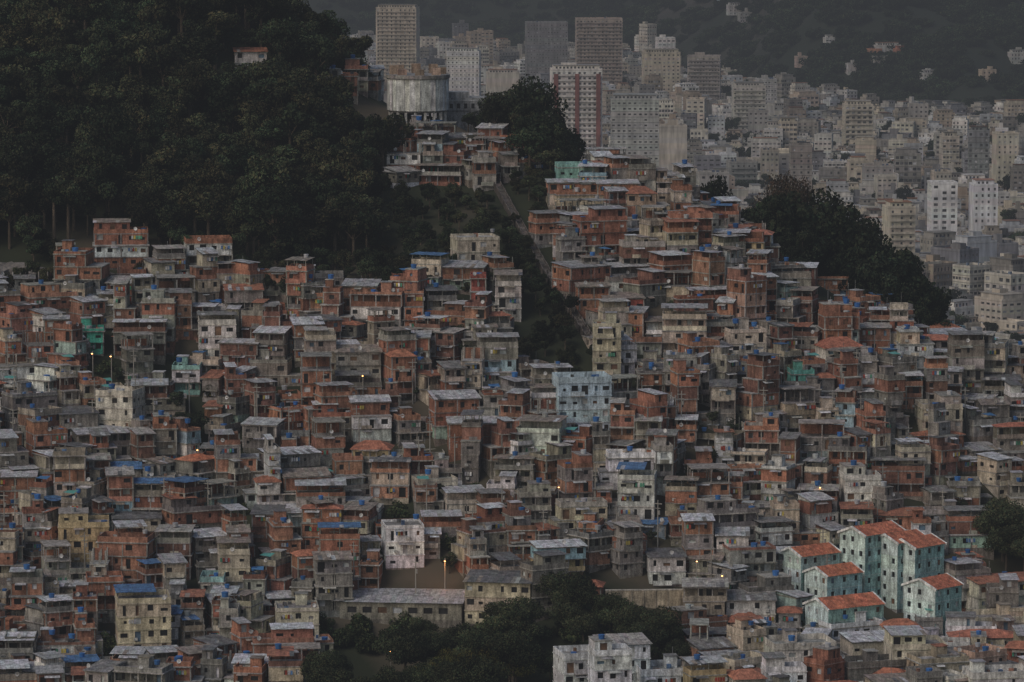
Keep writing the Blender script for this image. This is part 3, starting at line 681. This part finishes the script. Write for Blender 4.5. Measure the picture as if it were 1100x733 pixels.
while y<4360:
    x=-.042*y-10
    while x<.145*y:
        sx=R.uniform(12,20); x+=sx
        X=x+R.uniform(-2,2); Y=y+R.uniform(-4,4); u=550+F*X/Y
        if Y>D0(u)+30 or R.random()<.06: continue
        if int(X/24)%6==0 and R.random()<.6: continue
        if any(abs(X-a)<c+7 and abs(Y-b_)<c+7 for a,b_,c in cocc): continue
        f=noise.noise(Vector((X/260.,Y/260.,0)))
        near=Y<2400
        pm=.18+.4*f-(.06 if near else 0); ph=.010+.06*max(f,0)
        if u<560: ph+=.04; pm+=.1
        if near: ph*=.2
        if u>780 and Y>2900: ph=0; pm*=.5
        t=R.random(); m=R.choice(HI) if t<ph else (R.choice(MID) if t<ph+pm else R.choice(LOW))
        yaw=.28+.7*noise.noise(Vector((X/400.,Y/400.,4)))+R.choice([0,0,0,1.5708,3.1416])+R.uniform(-.06,.06)
        k=R.uniform(.65,1.14)
        add('apartment_building',m,(X,Y,0),yaw,(R.uniform(.7,1.2),R.uniform(.7,1.15),R.uniform(.75,1.2)),None,tuple(min(.86,q*k) for q in R.choice(CC))); nC+=1
    y+=15.5
print('city',nC)
cf=E('street_trees')
for k in range(1000):
    y=R.uniform(1700,4000); x=R.uniform(-.03*y,.14*y); add('tree_crown',R.choice(FT),(x,y,0),R.uniform(0,6),R.uniform(.9,1.6),cf,jit((.8,.85,.8),.3))
for u,v,w_,c in ((938,62,12,(.6,.3,.2)),(952,58,22,(.7,.68,.66)),(968,62,12,(.45,.2,.14)),(945,70,14,(.5,.48,.45)),(790,14,16,(.6,.6,.6)),(800,22,12,(.4,.4,.4)),(776,8,10,(.35,.45,.5)),(890,50,8,(.6,.6,.6)),(915,78,10,(.6,.6,.6)),(1060,85,12,(.6,.5,.4)),(998,88,14,(.6,.6,.6)),(875,5,12,(.6,.6,.6)),(1092,66,14,(.6,.6,.58)),(860,70,9,(.5,.4,.35))):
    D=3100
    while D<5600 and P(u,v,D)[2]>hm(*P(u,v,D)[:2]): D+=5
    p=P(u,v,D); m=cityb(R,w_,10,3); add('hillside_house',m.mesh('hillside_house',CM),(p[0],p[1]-4,p[2]-2),.2,1.0,None,tuple(q*.9 for q in c))
# ------------------------------------------------------------------ haze (homogeneous air volume over the bay, glow added in place of scattered light)
hz=MB(); hz.box(-5000,5000,-200,8500,-10,600,(1,1,1)); m=bpy.data.materials.new('glowing_air_haze'); m.use_nodes=True; nt=m.node_tree; nt.nodes.clear()
out=N(nt,'ShaderNodeOutputMaterial'); ab=N(nt,'ShaderNodeVolumeAbsorption'); em=N(nt,'ShaderNodeEmission'); ad=N(nt,'ShaderNodeAddShader')
SIG=.00018; ab.inputs['Color'].default_value=(0,0,0,1); ab.inputs['Density'].default_value=SIG
em.inputs['Color'].default_value=(.073,.078,.088,1); em.inputs['Strength'].default_value=SIG
nt.links.new(ab.outputs[0],ad.inputs[0]); nt.links.new(em.outputs[0],ad.inputs[1]); nt.links.new(ad.outputs[0],out.inputs['Volume'])
add('glowing_sky_haze',hz.mesh('glowing_sky_haze',[m]))
# ------------------------------------------------------------------ world, sun, camera
w=bpy.data.worlds.new('World'); bpy.context.scene.world=w; w.use_nodes=True; nt=w.node_tree
sk=N(nt,'ShaderNodeTexSky',sky_type='NISHITA'); sk.sun_disc=False; sk.sun_elevation=math.radians(30); sk.sun_rotation=math.radians(225); sk.dust_density=3; sk.air_density=1.1
nt.links.new(sk.outputs[0],nt.nodes['Background'].inputs[0]); nt.nodes['Background'].inputs[1].default_value=.088
sd=bpy.data.lights.new('sun','SUN'); sd.energy=1.15; sd.angle=math.radians(25); sd.color=(1,.93,.86)
so=bpy.data.objects.new('sun',sd); SC.objects.link(so)
el,az=math.radians(52),math.radians(225); d=Vector((math.sin(az)*math.cos(el),math.cos(az)*math.cos(el),math.sin(el)))
so.rotation_euler=d.to_track_quat('Z','Y').to_euler()
cd=bpy.data.cameras.new('camera'); cd.sensor_width=36; cd.lens=36*F/1100; cd.clip_end=20000; cd.clip_start=1
co=bpy.data.objects.new('camera',cd); SC.objects.link(co); co.location=(0,0,H); co.rotation_euler=(math.pi/2-PT,0,0)
bpy.context.scene.camera=co
bpy.context.scene.view_settings.view_transform='Standard'; bpy.context.scene.view_settings.look='None'
